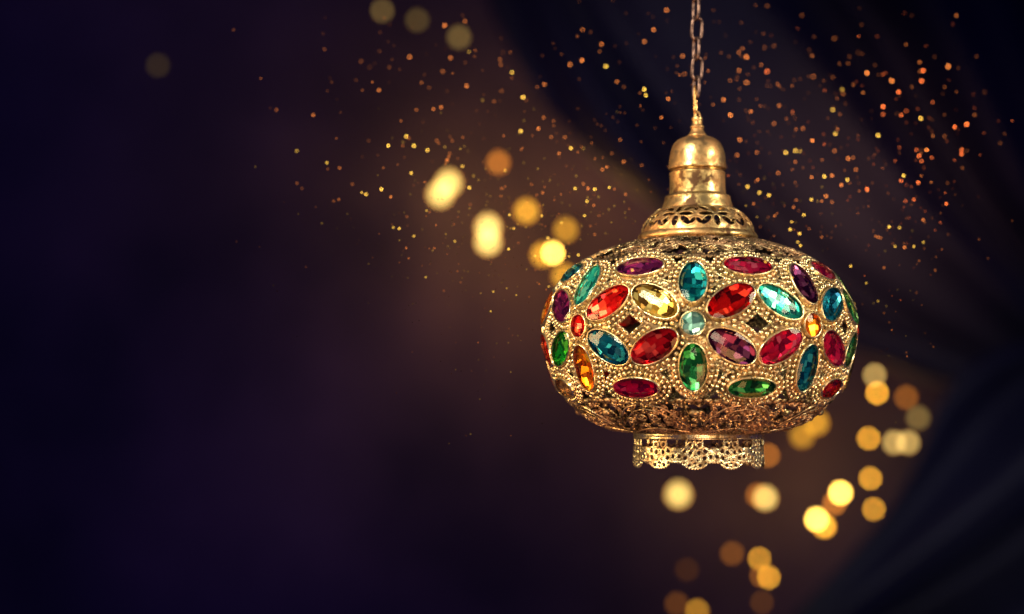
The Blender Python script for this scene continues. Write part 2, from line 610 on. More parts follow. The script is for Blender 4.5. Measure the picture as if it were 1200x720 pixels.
# curls of the filigree: rings round scattered centres
def curls(phi, t, n, seed, t0, t1):
    g = np.random.default_rng(seed)
    cs = []
    while len(cs) < n:
        p = g.uniform(-PI / 8, PI / 8); q = g.uniform(t0, t1)
        if all(math.hypot(((p - a + PI / 8) % (PI / 4) - PI / 8) * float(rS(q)), q - b) > 5.6 for a, b in cs) or g.random() < .002:
            cs.append((p, q))
    d1 = np.full(phi.shape, 99.); ang = np.zeros(phi.shape)
    for k, (a, b) in enumerate(cs):
        dx = ((phi - a + PI / 8) % (PI / 4) - PI / 8) * rS(t); dy = t - b
        dd = np.hypot(dx, dy)
        m = dd < d1
        d1 = np.where(m, dd, d1)
        ang = np.where(m, np.arctan2(dy, dx) * (1 if k % 2 else -1), ang)
    return d1, ang


H = np.zeros_like(d)
# around the gems: soft pillow between beads and a turned-up outer edge
H += np.where(d < lim + 2, .9 * np.exp(-((d - 9.3) / 1.0) ** 2), 0)
band_lo = np.clip((tb_hi - 3 - TTc) / 3, 0, 1); band_hi = np.clip((TTc - tt_lo - 3) / 3, 0, 1)
d1, an1 = curls(PHC, TTc, 85, 3, 8, tb_hi)
cur = np.cos(2 * PI * d1 / 4.2 + an1)
H += band_lo * (1.25 * cur)
d2, an2 = curls(PHC, TTc, 75, 5, tt_lo, TL)
cur2 = np.cos(2 * PI * d2 / 3.8 + an2)
H += band_hi * (1.1 * cur2)


def dp(phi, t, p0, t0):
    return ((phi - p0 + PI / 8) % (PI / 4) - PI / 8) * rS(t), t - t0


def hole(Fm, p0, t0, a, b, an=0.0):
    dx, dy = dp(PHC, TTc, p0, t0)
    x = dx * math.cos(an) + dy * math.sin(an); y = -dx * math.sin(an) + dy * math.cos(an)
    return np.minimum(Fm, dist_ellipse(x, y, a, b))


for s in (-1, 1):   # openings of the lower and upper bands, both sides of every flower line
    Fm = hole(Fm, s * R(6.2), tY(480.5), 6.5, 2.8, -s * .5)
    Fm = hole(Fm, s * R(3.2), tY(501), 3.5, 1.5, -s * .4)
    Fm = hole(Fm, s * R(13.5), tY(474.5), 5.0, 1.7, -s * .25)
    Fm = hole(Fm, s * R(20.5), tY(500), 5.0, 1.6, s * .2)
    Fm = hole(Fm, s * R(6.5), tY(296.5), 6.0, 2.4, s * .3)
    Fm = hole(Fm, s * R(15.0), tY(290), 5.5, 2.0, -s * .35)
    Fm = hole(Fm, s * R(5.0), tY(286.5), 4.0, 2.2, 0)
# leave small pierced gaps where curls meet
gap_lo = np.where((TTc < tb_hi - 6) & (TTc > 10), 1, 0)
Fm = np.where((gap_lo > 0) & (d1 > 4.4), np.minimum(Fm, 4.7 - d1), Fm)
Fm = np.where((TTc > tt_lo + 6) & (TTc < TL - 8) & (d2 > 4.0), np.minimum(Fm, 4.3 - d2), Fm)
FmA = np.tile(Fm, (8, 1)); HA = np.tile(H, (8, 1))
HA = HA + rng.normal(0, .10, HA.shape)
HA = HA + .5 * np.sin(np.arange(NU)[:, None] * 2 * PI / NU * 13) * np.sin(np.arange(NV)[None, :] / 31.)
DU = 2 * PI / NU


def pos_shell(iu, iv, h):
    return surf(iu * DU - PI / 8 + PH0, iv * TL / (NV - 1), h)


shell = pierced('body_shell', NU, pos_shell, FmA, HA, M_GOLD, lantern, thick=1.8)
# bands get the darker bronze
shell.data.materials.append(M_BAND)
zc = np.empty(len(shell.data.vertices) * 3, np.float32); shell.data.vertices.foreach_get('co', zc)
zc = zc.reshape(-1, 3)[:, 2] / P
li = np.empty(len(shell.data.loops), np.int32); shell.data.loops.foreach_get('vertex_index', li)
fz = zc[li.reshape(-1, 4)[:, 0]]
mi = ((fz < float(zS(tb_hi))) | (fz > float(zS(tt_lo)))).astype(np.int32)
shell.data.polygons.foreach_set('material_index', mi)


# ------------------------------------------------------------------ gems
def cut_gem(name, a, b, crown, pav, step):
    bm = bmesh.new()
    n = 36
    top = [bm.verts.new((a * math.cos(2 * PI * i / n), b * math.sin(2 * PI * i / n), crown + 1)) for i in range(n)]
    bot = [bm.verts.new((q.co.x, q.co.y, -pav - 1)) for q in top]
    bm.faces.new(top); bm.faces.new(bot[::-1])
    for i in range(n):
        j = (i + 1) % n
        bm.faces.new((top[i], bot[i], bot[j], top[j]))

    def cut(co, no):
        geom = bm.verts[:] + bm.edges[:] + bm.faces[:]
        r = bmesh.ops.bisect_plane(bm, geom=geom, plane_co=co, plane_no=no, clear_outer=True, dist=1e-5)
        ed = [e for e in r['geom_cut'] if isinstance(e, bmesh.types.BMEdge) and e.is_boundary]
        if ed: bmesh.ops.edgeloop_fill(bm, edges=ed)
    A, B = a * 1.07, b * 1.10
    nx_ = max(1, int(round(a / step))); ny_ = max(1, int(round(b / step)))
    for i in range(-nx_, nx_ + 1):
        for j in range(-ny_, ny_ + 1):
            u = i / (nx_ + .3); v_ = j / (ny_ + .3)
            if u * u + v_ * v_ > .96: continue
            z = math.sqrt(1 - u * u - v_ * v_)
            co = Vector((A * u, B * v_, (crown + .8) * z - .8))
            no = Vector((u / A, v_ / B, z / (crown + .8))).normalized()
            cut(co, no)
    bmesh.ops.recalc_face_normals(bm, faces=bm.faces)
    bm.normal_update()
    low = [f for f in bm.faces if f.normal.z < -.5]
    bmesh.ops.delete(bm, geom=low, context='FACES')
    # foil bowl behind the crown: one small tilted mirror per facet of the pavilion
    rg = random.Random(int(a * 10 + b))
    ga, gb = (8, 5) if a > 13 else (4, 4)
    wob = [[(rg.uniform(-.33, .33), rg.uniform(-.33, .33)) for _ in range(gb + 1)] for _ in range(ga + 1)]
    def disc(u, v_):                     # square to ellipse
        x = u * math.sqrt(max(0, 1 - v_ * v_ / 2)); y = v_ * math.sqrt(max(0, 1 - u * u / 2))
        return x * a * 1.02, y * b * 1.02
    for i in range(ga):
        for j in range(gb):
            cs = []
            for p, q in ((0, 0), (1, 0), (1, 1), (0, 1)):
                wx, wy = wob[i + p][j + q]
                if i + p in (0, ga): wx = 0
                if j + q in (0, gb): wy = 0
                cs.append(disc(-1 + 2 * (i + p + wx) / ga, -1 + 2 * (j + q + wy) / gb))
            cx = sum(c[0] for c in cs) / 4; cy_ = sum(c[1] for c in cs) / 4
            rho = (cx / a) ** 2 + (cy_ / b) ** 2
            z0 = -pav * .62 * (1 - .72 * rho)
            tx = .9 * pav * cx / a ** 2 + rg.uniform(-.28, .28); ty = .9 * pav * cy_ / b ** 2 + rg.uniform(-.28, .28)
            vs = [bm.verts.new((c[0] + (c[0] - cx) * .12, c[1] + (c[1] - cy_) * .12, z0 + tx * (c[0] - cx) + ty * (c[1] - cy_))) for c in cs]
            f = bm.faces.new(vs); f.material_index = 1
    for f in bm.faces: f.smooth = False
    me = bpy.data.meshes.new(name)
    bmesh.ops.scale(bm, vec=(P, P, P), verts=bm.verts)
    bm.to_mesh(me); bm.free()
    for m in GEM_MATS['clear']: me.materials.append(m)
    return me


gem_src = {}


def gem_mesh(a, b, colr):
    key = (a, b)
    if key not in gem_src:
        gem_src[key] = cut_gem('gemstone', a, b, 5.0 if a > 13 else 4.6, 6.5, 7.6 if a > 13 else 5.6)
    k2 = (a, b, colr)
    if k2 not in gem_src:
        me = gem_src[key].copy()
        for k_, m in enumerate(GEM_MATS[colr]): me.materials[k_] = m
        gem_src[k2] = me
    return gem_src[k2]


bez_src = {}


def bezel_mesh(a, b):
    if (a, b) in bez_src: return bez_src[(a, b)]
    n = 48
    prof_b = [(-.2, -5), (-.3, .8), (.1, 1.9), (.7, 2.3), (1.3, 1.9), (1.6, .8), (1.8, -3), (1.9, -6)]
    v = []; f = []
    for o_, z in prof_b:
        for i in range(n):
            th = 2 * PI * i / n
            c, s = math.cos(th), math.sin(th)
            nx_, ny_ = c / a, s / b
            l = math.hypot(nx_, ny_)
            v.append((a * c + o_ * nx_ / l, b * s + o_ * ny_ / l, z))
    m = len(prof_b)
    for k in range(m - 1):
        for i in range(n):
            j = (i + 1) % n
            f.append((k * n + i, (k + 1) * n + i, (k + 1) * n + j, k * n + j))
    f = [q[::-1] for q in f]
    me = bpy.data.meshes.new('gem_setting')
    me.from_pydata([tuple(np.array(p) * P) for p in v], [], f)
    me.polygons.foreach_set('use_smooth', np.ones(len(f), bool))
    me.materials.append(M_RIM)
    bez_src[(a, b)] = me
    return me


LIFT = {'centre': 2.4}
cell_beads = {}
placed = []


def ok_bead(p, t, gap):
    for (a, b, g) in placed:
        dx = ((p - a + PI / 8) % (PI / 4) - PI / 8) * float(rS(t))
        if math.hypot(dx, t - b) < gap + g: return False
    return True


for rowi, (off, rad, spc) in enumerate(((4.9, 3.0, 6.3), (10.6, 2.6, 5.9))):
    for si, (nm, f0, t0, a, b, an) in enumerate(SLOTS):
        lst = cell_beads.setdefault(si, [])
        ths = np.linspace(0, 2 * PI, 720, endpoint=False)
        xs = (a + off) * np.cos(ths); ys = (b + off) * np.sin(ths)
        L_ = np.concatenate([[0], np.cumsum(np.hypot(np.diff(xs), np.diff(ys)))])
        n = int(L_[-1] / spc)
        for k in range(n):
            m = int(np.searchsorted(L_, L_[-1] * k / n)) % 720
            x, y = xs[m], ys[m]
            dx = x * math.cos(an) - y * math.sin(an); dy = x * math.sin(an) + y * math.cos(an)
            t = t0 + dy
            if t > TL - 4 or t < 4: continue
            p = f0 + dx / ((float(rS(t)) + float(rS(t0))) / 2)
            rd = min(rad, float(gem_dist(p, t, (si, 0))) - 1.9)
            if rd < 1.5 or (rowi and float(gem_dist(p, t)) < 7.2): continue
            if not ok_bead(p, t, rd * .93): continue
            placed.append((p, t, rd * .93))
            lst.append((p, t, rd))
# smaller beads fill what room is left on the petals
g_ = random.Random(5)
cand = [(g_.uniform(-PI / 8, PI / 8), g_.uniform(tb_hi + 2, tt_lo - 2)) for _ in range(2600)]
gd = gem_dist(np.array([c[0] for c in cand]), np.array([c[1] for c in cand]))
for want in (2.3, 1.8, 1.35):
    for (p, t), dd_ in zip(cand, gd):
        if not (want + 1.8 < dd_ < lim - want + .4): continue
        if not ok_bead(p, t, want * .95): continue
        placed.append((p, t, want * .95))
        bi = min(range(len(SLOTS)), key=lambda q: min(math.hypot(((p - SLOTS[q][1] + PI / 8) % (PI / 4) - PI / 8) * 180, t - SLOTS[q][2]), 999))
        f0 = SLOTS[bi][1]
        pw_ = f0 + ((p - f0 + PI / 8) % (PI / 4) - PI / 8)
        cell_beads[bi].append((pw_, t, want))

BRIGHT_LABEL = {'centre': 'round'}
for fi in range(-3, 5):
    for si, (nm, f0, t0, a, b, an) in enumerate(SLOTS):
        phi = PH0 + fi * PI / 4 + f0
        tu, ta, n = frame(phi, t0)
        x = tu * math.cos(an) + ta * math.sin(an)
        y = np.cross(n, x)
        c = surf(phi, t0, LIFT.get(nm, 1.2))
        M = Matrix(((x[0], y[0], n[0], c[0] * P), (x[1], y[1], n[1], c[1] * P), (x[2], y[2], n[2], c[2] * P), (0, 0, 0, 1)))
        st = bpy.data.objects.new('gem_setting', bezel_mesh(a, b)); COL.objects.link(st)
        st.parent = lantern; st.matrix_local = M
        colr = COLORS[fi][nm]
        gm = bpy.data.objects.new('gemstone', gem_mesh(a, b, colr)); COL.objects.link(gm)
        gm.parent = st
        # hand-set stones sit a little crooked
        gm.rotation_euler = (random.uniform(-.05, .05), random.uniform(-.04, .04), 0)
        gm.location = (0, 0, .2 * P)
        gm['label'] = ('round ' if nm == 'centre' else 'oval ') + colr + ' faceted gem'
        mb = MB()
        Mi = np.array(M.inverted())
        for (p, t, rad) in cell_beads[si]:
            pp = PH0 + fi * PI / 4 + p
            fr = frame(pp, t)
            jit = random.uniform(.9, 1.08)
            v, f = ball(surf(pp, t, .5), rad * jit, fr, nu=9, nv=6)
            v = v * P
            v = (v @ Mi[:3, :3].T + Mi[:3, 3]) / P
            mb.add(v, f)
        if mb.n:
            bo = mb.obj('beads', M_BEAD, st)
            bo['kind'] = 'stuff'

# thin raised wires following the outer edge of every petal
def cell_wire(mb, pts_pt, rad, h, cells=range(-3, 5), closed=False):
    pts = np.array(pts_pt, float)
    for fi in cells:
        q = surf(PH0 + fi * PI / 4 + pts[:, 0], pts[:, 1], h)
        mb.add(*tube(q, rad, 5, closed))


mb = MB()
for si, (nm, f0, t0, a, b, an) in enumerate(SLOTS):
    if nm == 'centre': continue
    ths = np.linspace(0, 2 * PI, 64)
    run = []
    for th in list(ths) + [None]:
        good = False
        if th is not None:
            x = (a + 11.6) * math.cos(th); y = (b + 11.6) * math.sin(th)
            dx = x * math.cos(an) - y * math.sin(an); dy = x * math.sin(an) + y * math.cos(an)
            t = t0 + dy; p = f0 + dx / ((float(rS(t)) + float(rS(t0))) / 2)
            good = 5 < t < TL - 5 and float(gem_dist(p, t, (si, 0))) > 7.0
        if good:
            run.append((p, t))
        else:
            if len(run) > 4: cell_wire(mb, run, .95, .3)
            run = []
mb.obj('petal_rims', M_BEAD, lantern)

# scrolls of the bands
def polar_spiral(p0, t0, r0, turns, sgn, a0, n=22, grow=.12):
    out = []
    for k in range(n):
        s = k / (n - 1)
        rr = r0 * (grow + (1 - grow) * s)
        th = a0 + sgn * turns * 2 * PI * s
        t = t0 + rr * math.sin(th)
        out.append((p0 + rr * math.cos(th) / float(rS(t)), t))
    return out


def arc_pts(lst, n=8):
    q = smooth_profile([(R(a), tY(y)) for a, y in lst], n)
    return q


mb = MB()
for s in (-1, 1):
    cell_wire(mb, arc_pts([(s * 4, 497), (s * 8, 488), (s * 14, 477.5), (s * 22.5, 473)]), 1.15, 1.3)
    cell_wire(mb, arc_pts([(s * 6, 501), (s * 10, 492), (s * 16, 482.5), (s * 22.5, 478.5)]), .7, 1.3)
    cell_wire(mb, arc_pts([(s * 2.5, 505.5), (s * 12, 503), (s * 22.5, 500.5)]), 1.0, 1.2)
    cell_wire(mb, polar_spiral(s * R(12.5), tY(492), 6.2, 1.7, s, 0), .85, 1.5)
    cell_wire(mb, polar_spiral(s * R(19.5), tY(488), 7.2, 1.8, -s, 1.0), .85, 1.5)
    cell_wire(mb, polar_spiral(s * R(18.5), tY(497), 5.0, 1.5, s, 2.0), .8, 1.4)
    cell_wire(mb, polar_spiral(s * R(8.0), tY(474.5), 3.8, 1.4, s, .5), .8, 1.3)
    cell_wire(mb, arc_pts([(s * 3, 291), (s * 9, 287), (s * 15, 293.5), (s * 22.5, 297)]), .95, 1.2)
    cell_wire(mb, arc_pts([(s * 2, 286), (s * 9, 287), (s * 16, 289), (s * 22.5, 292.5)]), .8, 1.2)
    cell_wire(mb, polar_spiral(s * R(10), tY(290.5), 5.0, 1.5, s, 0), .7, 1.2)
    cell_wire(mb, polar_spiral(s * R(18.5), tY(287.5), 4.6, 1.6, -s, 0), .7, 1.2)
    cell_wire(mb, polar_spiral(s * R(18), tY(292), 4.4, 1.4, s, 1), .7, 1.2)
o = mb.obj('filigree_wires', M_DARKG, lantern); o['kind'] = 'stuff'
# knobs and lumps of the bands
mb = MB()
for fi in range(-3, 5):
    base = PH0 + fi * PI / 4
    for (a, y, r_, sx, sy) in [(0, 483, 5.2, 1.15, .85), (0, 491, 3.4, 1.1, .9), (0, 497.5, 2.8, 1, 1), (0, 502.5, 2.4, 1, 1),
                               (0, 289, 3.6, 1.3, .9), (0, 295.5, 2.6, 1, 1)]:
        p = base + R(a); t = tY(y)
        mb.add(*ball(surf(p, t, .9), r_, frame(p, t), sx=sx, sy=sy, sz=.8, nu=12, nv=8))
    for k in range(12):
        a = (k + .5) * 3.75 - 22.5
        y = 470.2 - 1.6 * math.cos(R(a) * 8)
        p = base + R(a); t = tY(y)
        mb.add(*ball(surf(p, t, .8), 3.1 + .6 * (k % 2), frame(p, t), sx=1.35, sy=.85, sz=.7, nu=9, nv=6))
    for k in range(16):
        a = (k + .5) * 45 / 16 - 22.5
        y = 300.5 + 1.2 * math.cos(R(a) * 8)
        p = base + R(a); t = tY(y)
        if float(gem_dist(R(a), t)) < 4.5: continue
        mb.add(*ball(surf(p, t, .6), 2.2 + .5 * (k % 2), frame(p, t), sx=1.2, sy=.95, sz=.8, nu=9, nv=6))
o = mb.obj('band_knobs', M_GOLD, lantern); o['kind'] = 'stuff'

# ------------------------------------------------------------------ collar, cap, finial
# plain ring
pr = smooth_profile([(58, lz(282)), (66, lz(283)), (69.5, lz(281)), (70, lz(278)), (68.3, lz(275)), (66, lz(273.2)), (62, lz(273))], 5)
v, f = lathe(pr, 160)
mesh_obj('collar_ring', v, f, M_CAP, lantern)
# pierced dome
dp_pts = smooth_profile([(66.5, lz(274)), (64.8, lz(267)), (60.5, lz(259.5)), (54, lz(252.5)), (46.5, lz(247)), (39, lz(243.5))], 12)
dT = np.concatenate([[0], np.cumsum(np.linalg.norm(np.diff(dp_pts, axis=0), axis=1))])
dL = dT[-1]
nv = int(dL / .55); nu = 8 * 84
pg, tg = np.meshgrid((np.arange(84) / 84) * PI / 4 - PI / 8, np.linspace(0, dL, nv), indexing='ij')
rr = np.interp(tg, dT, dp_pts[:, 0])
Fd = np.full(pg.shape, 6.0)
tm = dL * .47
holes = [(0, 9.5, 6.6, 3.2, PI / 2), (0, -9.6, 7.0, 3.7, PI / 2), (1, 0, 8.2, 3.0, 0), (2, 10.0, 6.8, 2.8, .62), (3, -9.6, 7.6, 3.4, -.8), (4, -10.5, 4.6, 2.3, .9), (5, 9.0, 4.2, 2.0, PI / 2)]
for s in (-1, 1):
    for kind_, dt, a, b, an in holes:
        f0 = {0: 0.0, 1: s * R(11.0), 2: s * R(13.2), 3: s * R(11.5), 4: s * R(19.2), 5: s * R(22.5)}[kind_]
        dx = (pg - f0) * rr; dy = tg - tm - dt
        an_ = an * s if kind_ in (2, 3, 4) else an
        x = dx * math.cos(an_) + dy * math.sin(an_); y = -dx * math.sin(an_) + dy * math.cos(an_)
        Fd = np.minimum(Fd, dist_ellipse(x, y, a, b))
Hd = .55 * np.exp(-((Fd - 1.0) / .9) ** 2)
FdA = np.tile(Fd, (8, 1)); HdA = np.tile(Hd, (8, 1))


def pos_dome(iu, iv, h):
    phi = iu * 2 * PI / nu - PI / 8 + PH0 + PI / 8
    t = iv * dL / (nv - 1)
    r = np.interp(t, dT, dp_pts[:, 0]); z = np.interp(t, dT, dp_pts[:, 1])
    r = r + h * .7; z = z + h * .7
    return np.stack([r * np.sin(phi), -r * np.cos(phi), z], -1)


pierced('pierced_dome', nu, pos_dome, FdA, HdA, M_COLLAR, lantern, thick=1.3)

cap = [(38, lz(246.5)), (41, lz(246)), (41.3, lz(244)), (40.4, lz(240.5)), (39.0, lz(236)), (38.4, lz(233)), (38.3, lz(231.6)), (37.2, lz(230.2)), (34.6, lz(229)),
       (33.2, lz(227.5)), (32.7, lz(222)), (32.5, lz(214)), (32.6, lz(206)), (32.8, lz(203)), (31.2, lz(202.2)), (29.6, lz(200.8)), (31.0, lz(199.4)), (33.6, lz(198.8)), (34.1, lz(197.3)),
       (33.6, lz(194.5)), (33.0, lz(188)), (31.8, lz(180)), (29.6, lz(173)), (26.4, lz(167.5)), (21.2, lz(163.5)), (15, lz(161)), (11, lz(159.4))]
v, f = lathe(smooth_profile(cap, 4), 128)
mesh_obj('cap', v, f, M_CAP, lantern)
fin = [(11.2, lz(160)), (11, lz(158.5)), (9, lz(156)), (7.6, lz(153)), (7.4, lz(151)), (8.2, lz(150)), (8.0, lz(148.3)), (6.6, lz(147)), (6.0, lz(143)), (6.6, lz(140)), (5.8, lz(137.5)), (2.5, lz(136.8)), (.2, lz(136.6))]
v, f = lathe(smooth_profile(fin, 4), 48)
fo = mesh_obj('finial', v, f, M_CAP, lantern)
a = np.linspace(0, 2 * PI, 28, endpoint=False)
v, f = tube(np.stack([3.9 * np.cos(a) * .75, 3.9 * np.cos(a) * .55, lz(136.2) + 4.6 * np.sin(a)], 1), 1.7, 8, True)
mesh_obj('eye', v, f, M_CAP, lantern)

# ------------------------------------------------------------------ skirt
zt, zb = lz(506), lz(552.5)
HS = zt - zb
nu_c = 88; NS = 11
nv = 92
pg, tg = np.meshgrid((np.arange(nu_c) / nu_c - .5) * 2 * PI / NS, np.linspace(0, HS, nv), indexing='ij')   # t down from the top
RSK = 74.5
x = pg * RSK; y = tg            # x in +-21.3
W = PI * RSK / NS
ax_ = np.abs(x)


def ring(x, y, cx, cy, r, w, sx=1):
    return w - np.abs(np.hypot((x - cx) / sx, y - cy) - r)


def segd(x, y, x0, y0, x1, y1, w):
    vx, vy = x1 - x0, y1 - y0
    q = np.clip(((x - x0) * vx + (y - y0) * vy) / (vx * vx + vy * vy), 0, 1)
    return w - np.hypot(x - x0 - q * vx, y - y0 - q * vy)


w_ = 1.5
G = 8.3 - y                                           # plain top strip
for fld in (ring(ax_, y, 5.2, 13.5, 3.2, w_), ring(ax_, y, 11.8, 20.5, 3.6, w_), ring(ax_, y, 4.6, 22.5, 3.4, w_), ring(ax_, y, 17.6, 27.0, 3.3, w_),
            ring(ax_, y, 10.8, 28.6, 3.5, w_), ring(ax_, y, 3.4, 30.6, 2.8, w_), ring(ax_, y, 6.0, 37.0, 3.2, w_), ring(x, y, 0, 39.0, 2.6, w_),
            ring(ax_, y, 12.2, 34.6, 2.6, w_), segd(ax_, y, 8.8, 8, 9.2, 15, 1.2), segd(ax_, y, 9, 15, 16.5, 22, 1.1),
            segd(ax_, y, 0, 27, 8.5, 33, 1.2), segd(ax_, y, 13, 25, 21.4, 22.5, 1.2), 2.2 - np.hypot(x, y - 19), 1.8 - np.hypot(x, y - 10),segd(ax_, y, 15.5, 31.2, 21.5, 30.4, 1.2),
            2.0 - np.hypot(ax_ - 8, y - 24.6), 1.8 - np.hypot(ax_ - 14.6, y - 29), 4.6 - np.hypot((ax_ - 21.3) / 1.5, (y - 19.6) * 1.25)):
    G = np.maximum(G, fld)
yb = 34.5 + 7.2 * np.sqrt(np.clip(1 - (x / 14.0) ** 2, 0, 1)) + .5 * np.cos(x * 1.9)       # scalloped lower edge
G = np.maximum(G, 1.5 - np.abs(y - yb + 1.5))
G = np.minimum(G, yb - y + .1)
Hk = 1.0 * np.tanh(np.clip(G, 0, 3))
Hk = Hk + np.where(y < 8.3, .6 * np.exp(-((y - 3) / 2.) ** 2) + .6 * np.exp(-((y - 7.2) / .8) ** 2), 0)
GA = np.tile(G, (NS, 1)); HkA = np.tile(Hk, (NS, 1))
nuS = nu_c * NS


def pos_skirt(iu, iv, h):
    phi = iu * 2 * PI / nuS - PI / NS + R(-9.5)
    t = iv * HS / (nv - 1)
    r = RSK + h + 1.6 * (t / HS) ** 2 + .8 * np.sin(phi * NS) * (t / HS)
    return np.stack([r * np.sin(phi), -r * np.cos(phi), zt - t], -1)


pierced('skirt', nuS, pos_skirt, GA, HkA, M_SKIRT, lantern, thick=1.6, flip=True)
v, f = lathe(smooth_profile([(66, lz(505.0)), (74, lz(504.6)), (76.0, lz(505.4)), (75.6, lz(506.4)), (70, lz(506.8)), (62, lz(506))], 4), 128)
mesh_obj('base_ring', v, f, M_DARKG, lantern)
# inner floor plate with its wide opening, closes the body from below
v, f = lathe([(74, lz(506.5)), (52, lz(507.5)), (50, lz(506.5)), (52, lz(505.4)), (74, lz(505.2))], 96)
mesh_obj('base_plate', v, f, M_DARKG, lantern)
# hook wire through the finial eye
a = np.linspace(0, 2 * PI, 40, endpoint=False)
hw = np.stack([4.6 * np.cos(a) * .28 - 2.6 * np.sin(a) * 0, 4.6 * np.cos(a), 17.2 * np.sign(np.sin(a)) * np.abs(np.sin(a)) ** .8], 1)
v, f = tube(hw + np.array([-3.2 + 1.0, 0, lz(118.5)]), 1.75, 8, True)
mesh_obj('hook', v, f, M_HOOK, lantern)

# ------------------------------------------------------------------ chain
chain = bpy.data.objects.new('chain', None); COL.objects.link(chain)
cx_ = LX
chain.location = (cx_, 0, zpx(105) * P)
tag(chain, 'worn copper coloured link chain holding the lantern from above', 'chain')
def link_mesh(name):
    q = []
    for k in range(36):
        th = 2 * PI * k / 36
        cx, sz = math.cos(th), math.sin(th)
        q.append((6.2 * cx, 0, 7.0 * sz + (6.2 if sz > 0 else -6.2) * min(1, abs(sz) * 4)))
    v, f = tube(np.array(q), 2.05, 8, True)
    return v, f
v, f = link_mesh('link')
ys_l = [103, 80.5, 57.5, 34, 11, -12, -35]
first = None
for i, yy in enumerate(ys_l):
    if first is None:
        o = mesh_obj('link', v, f, M_CHAIN, chain); first = o
    else:
        o = bpy.data.objects.new('link', first.data); COL.objects.link(o); o.parent = chain
    o.location = ((0.6 if i % 2 else -.3) * P, 0, (zpx(yy) - zpx(105)) * P)
    o.rotation_euler = (R(2 if i % 2 else -3), R(3 if i % 2 else -1), R(16 if i % 2 else -66))

# ------------------------------------------------------------------ fairy lights, out of focus
def glow_mat(name, col, st):
    m, nt, out = mat_new(name)
    e = nt.nodes.new('ShaderNodeEmission')
    e.inputs[0].default_value = (*col, 1); e.inputs[1].default_value = st
    nt.links.new(e.outputs[0], out.inputs[0])
    return m


def plain_mat(name, col, rough=.5):
    m, nt, out = mat_new(name)
    b = nt.nodes.new('ShaderNodeBsdfPrincipled')
    b.inputs['Base Color'].default_value = (*col, 1); b.inputs['Roughness'].default_value = rough
    nt.links.new(b.outputs[0], out.inputs[0])
    return m


M_SOCK = plain_mat('black_socket', (.01, .01, .012))
COLB = {'w': (1.0, .80, .20), 'y': (1.0, .53, .04), 'o': (1.0, .34, .04), 'g': (.95, .74, .20), 'b': (1.0, .80, .12)}
glow_cache = {}


def bulb_mat(c, st):
    k = (c, round(st, 2))
    if k not in glow_cache:
        m = glow_mat('lit_bulb_glass', COLB[c], st)
        nt = m.node_tree; N = nt.nodes.new            # amber halo of the blurred discs painted into the glow towards the edge
        lw = N('ShaderNodeLayerWeight'); lw.inputs[0].default_value = .5
        mx = N('ShaderNodeMix'); mx.data_type = 'RGBA'
        r_, g_, b_ = COLB[c]
        mx.inputs['A'].default_value = (r_ * 1.1, g_ * 1.12, b_ * 1.2, 1); mx.inputs['B'].default_value = (1.0 * r_, .19 * r_, .005, 1)
        nt.links.new(lw.outputs['Facing'], mx.inputs['Factor']); nt.links.new(mx.outputs['Result'], nt.nodes['Emission'].inputs[0])
        glow_cache[k] = m
    return glow_cache[k]


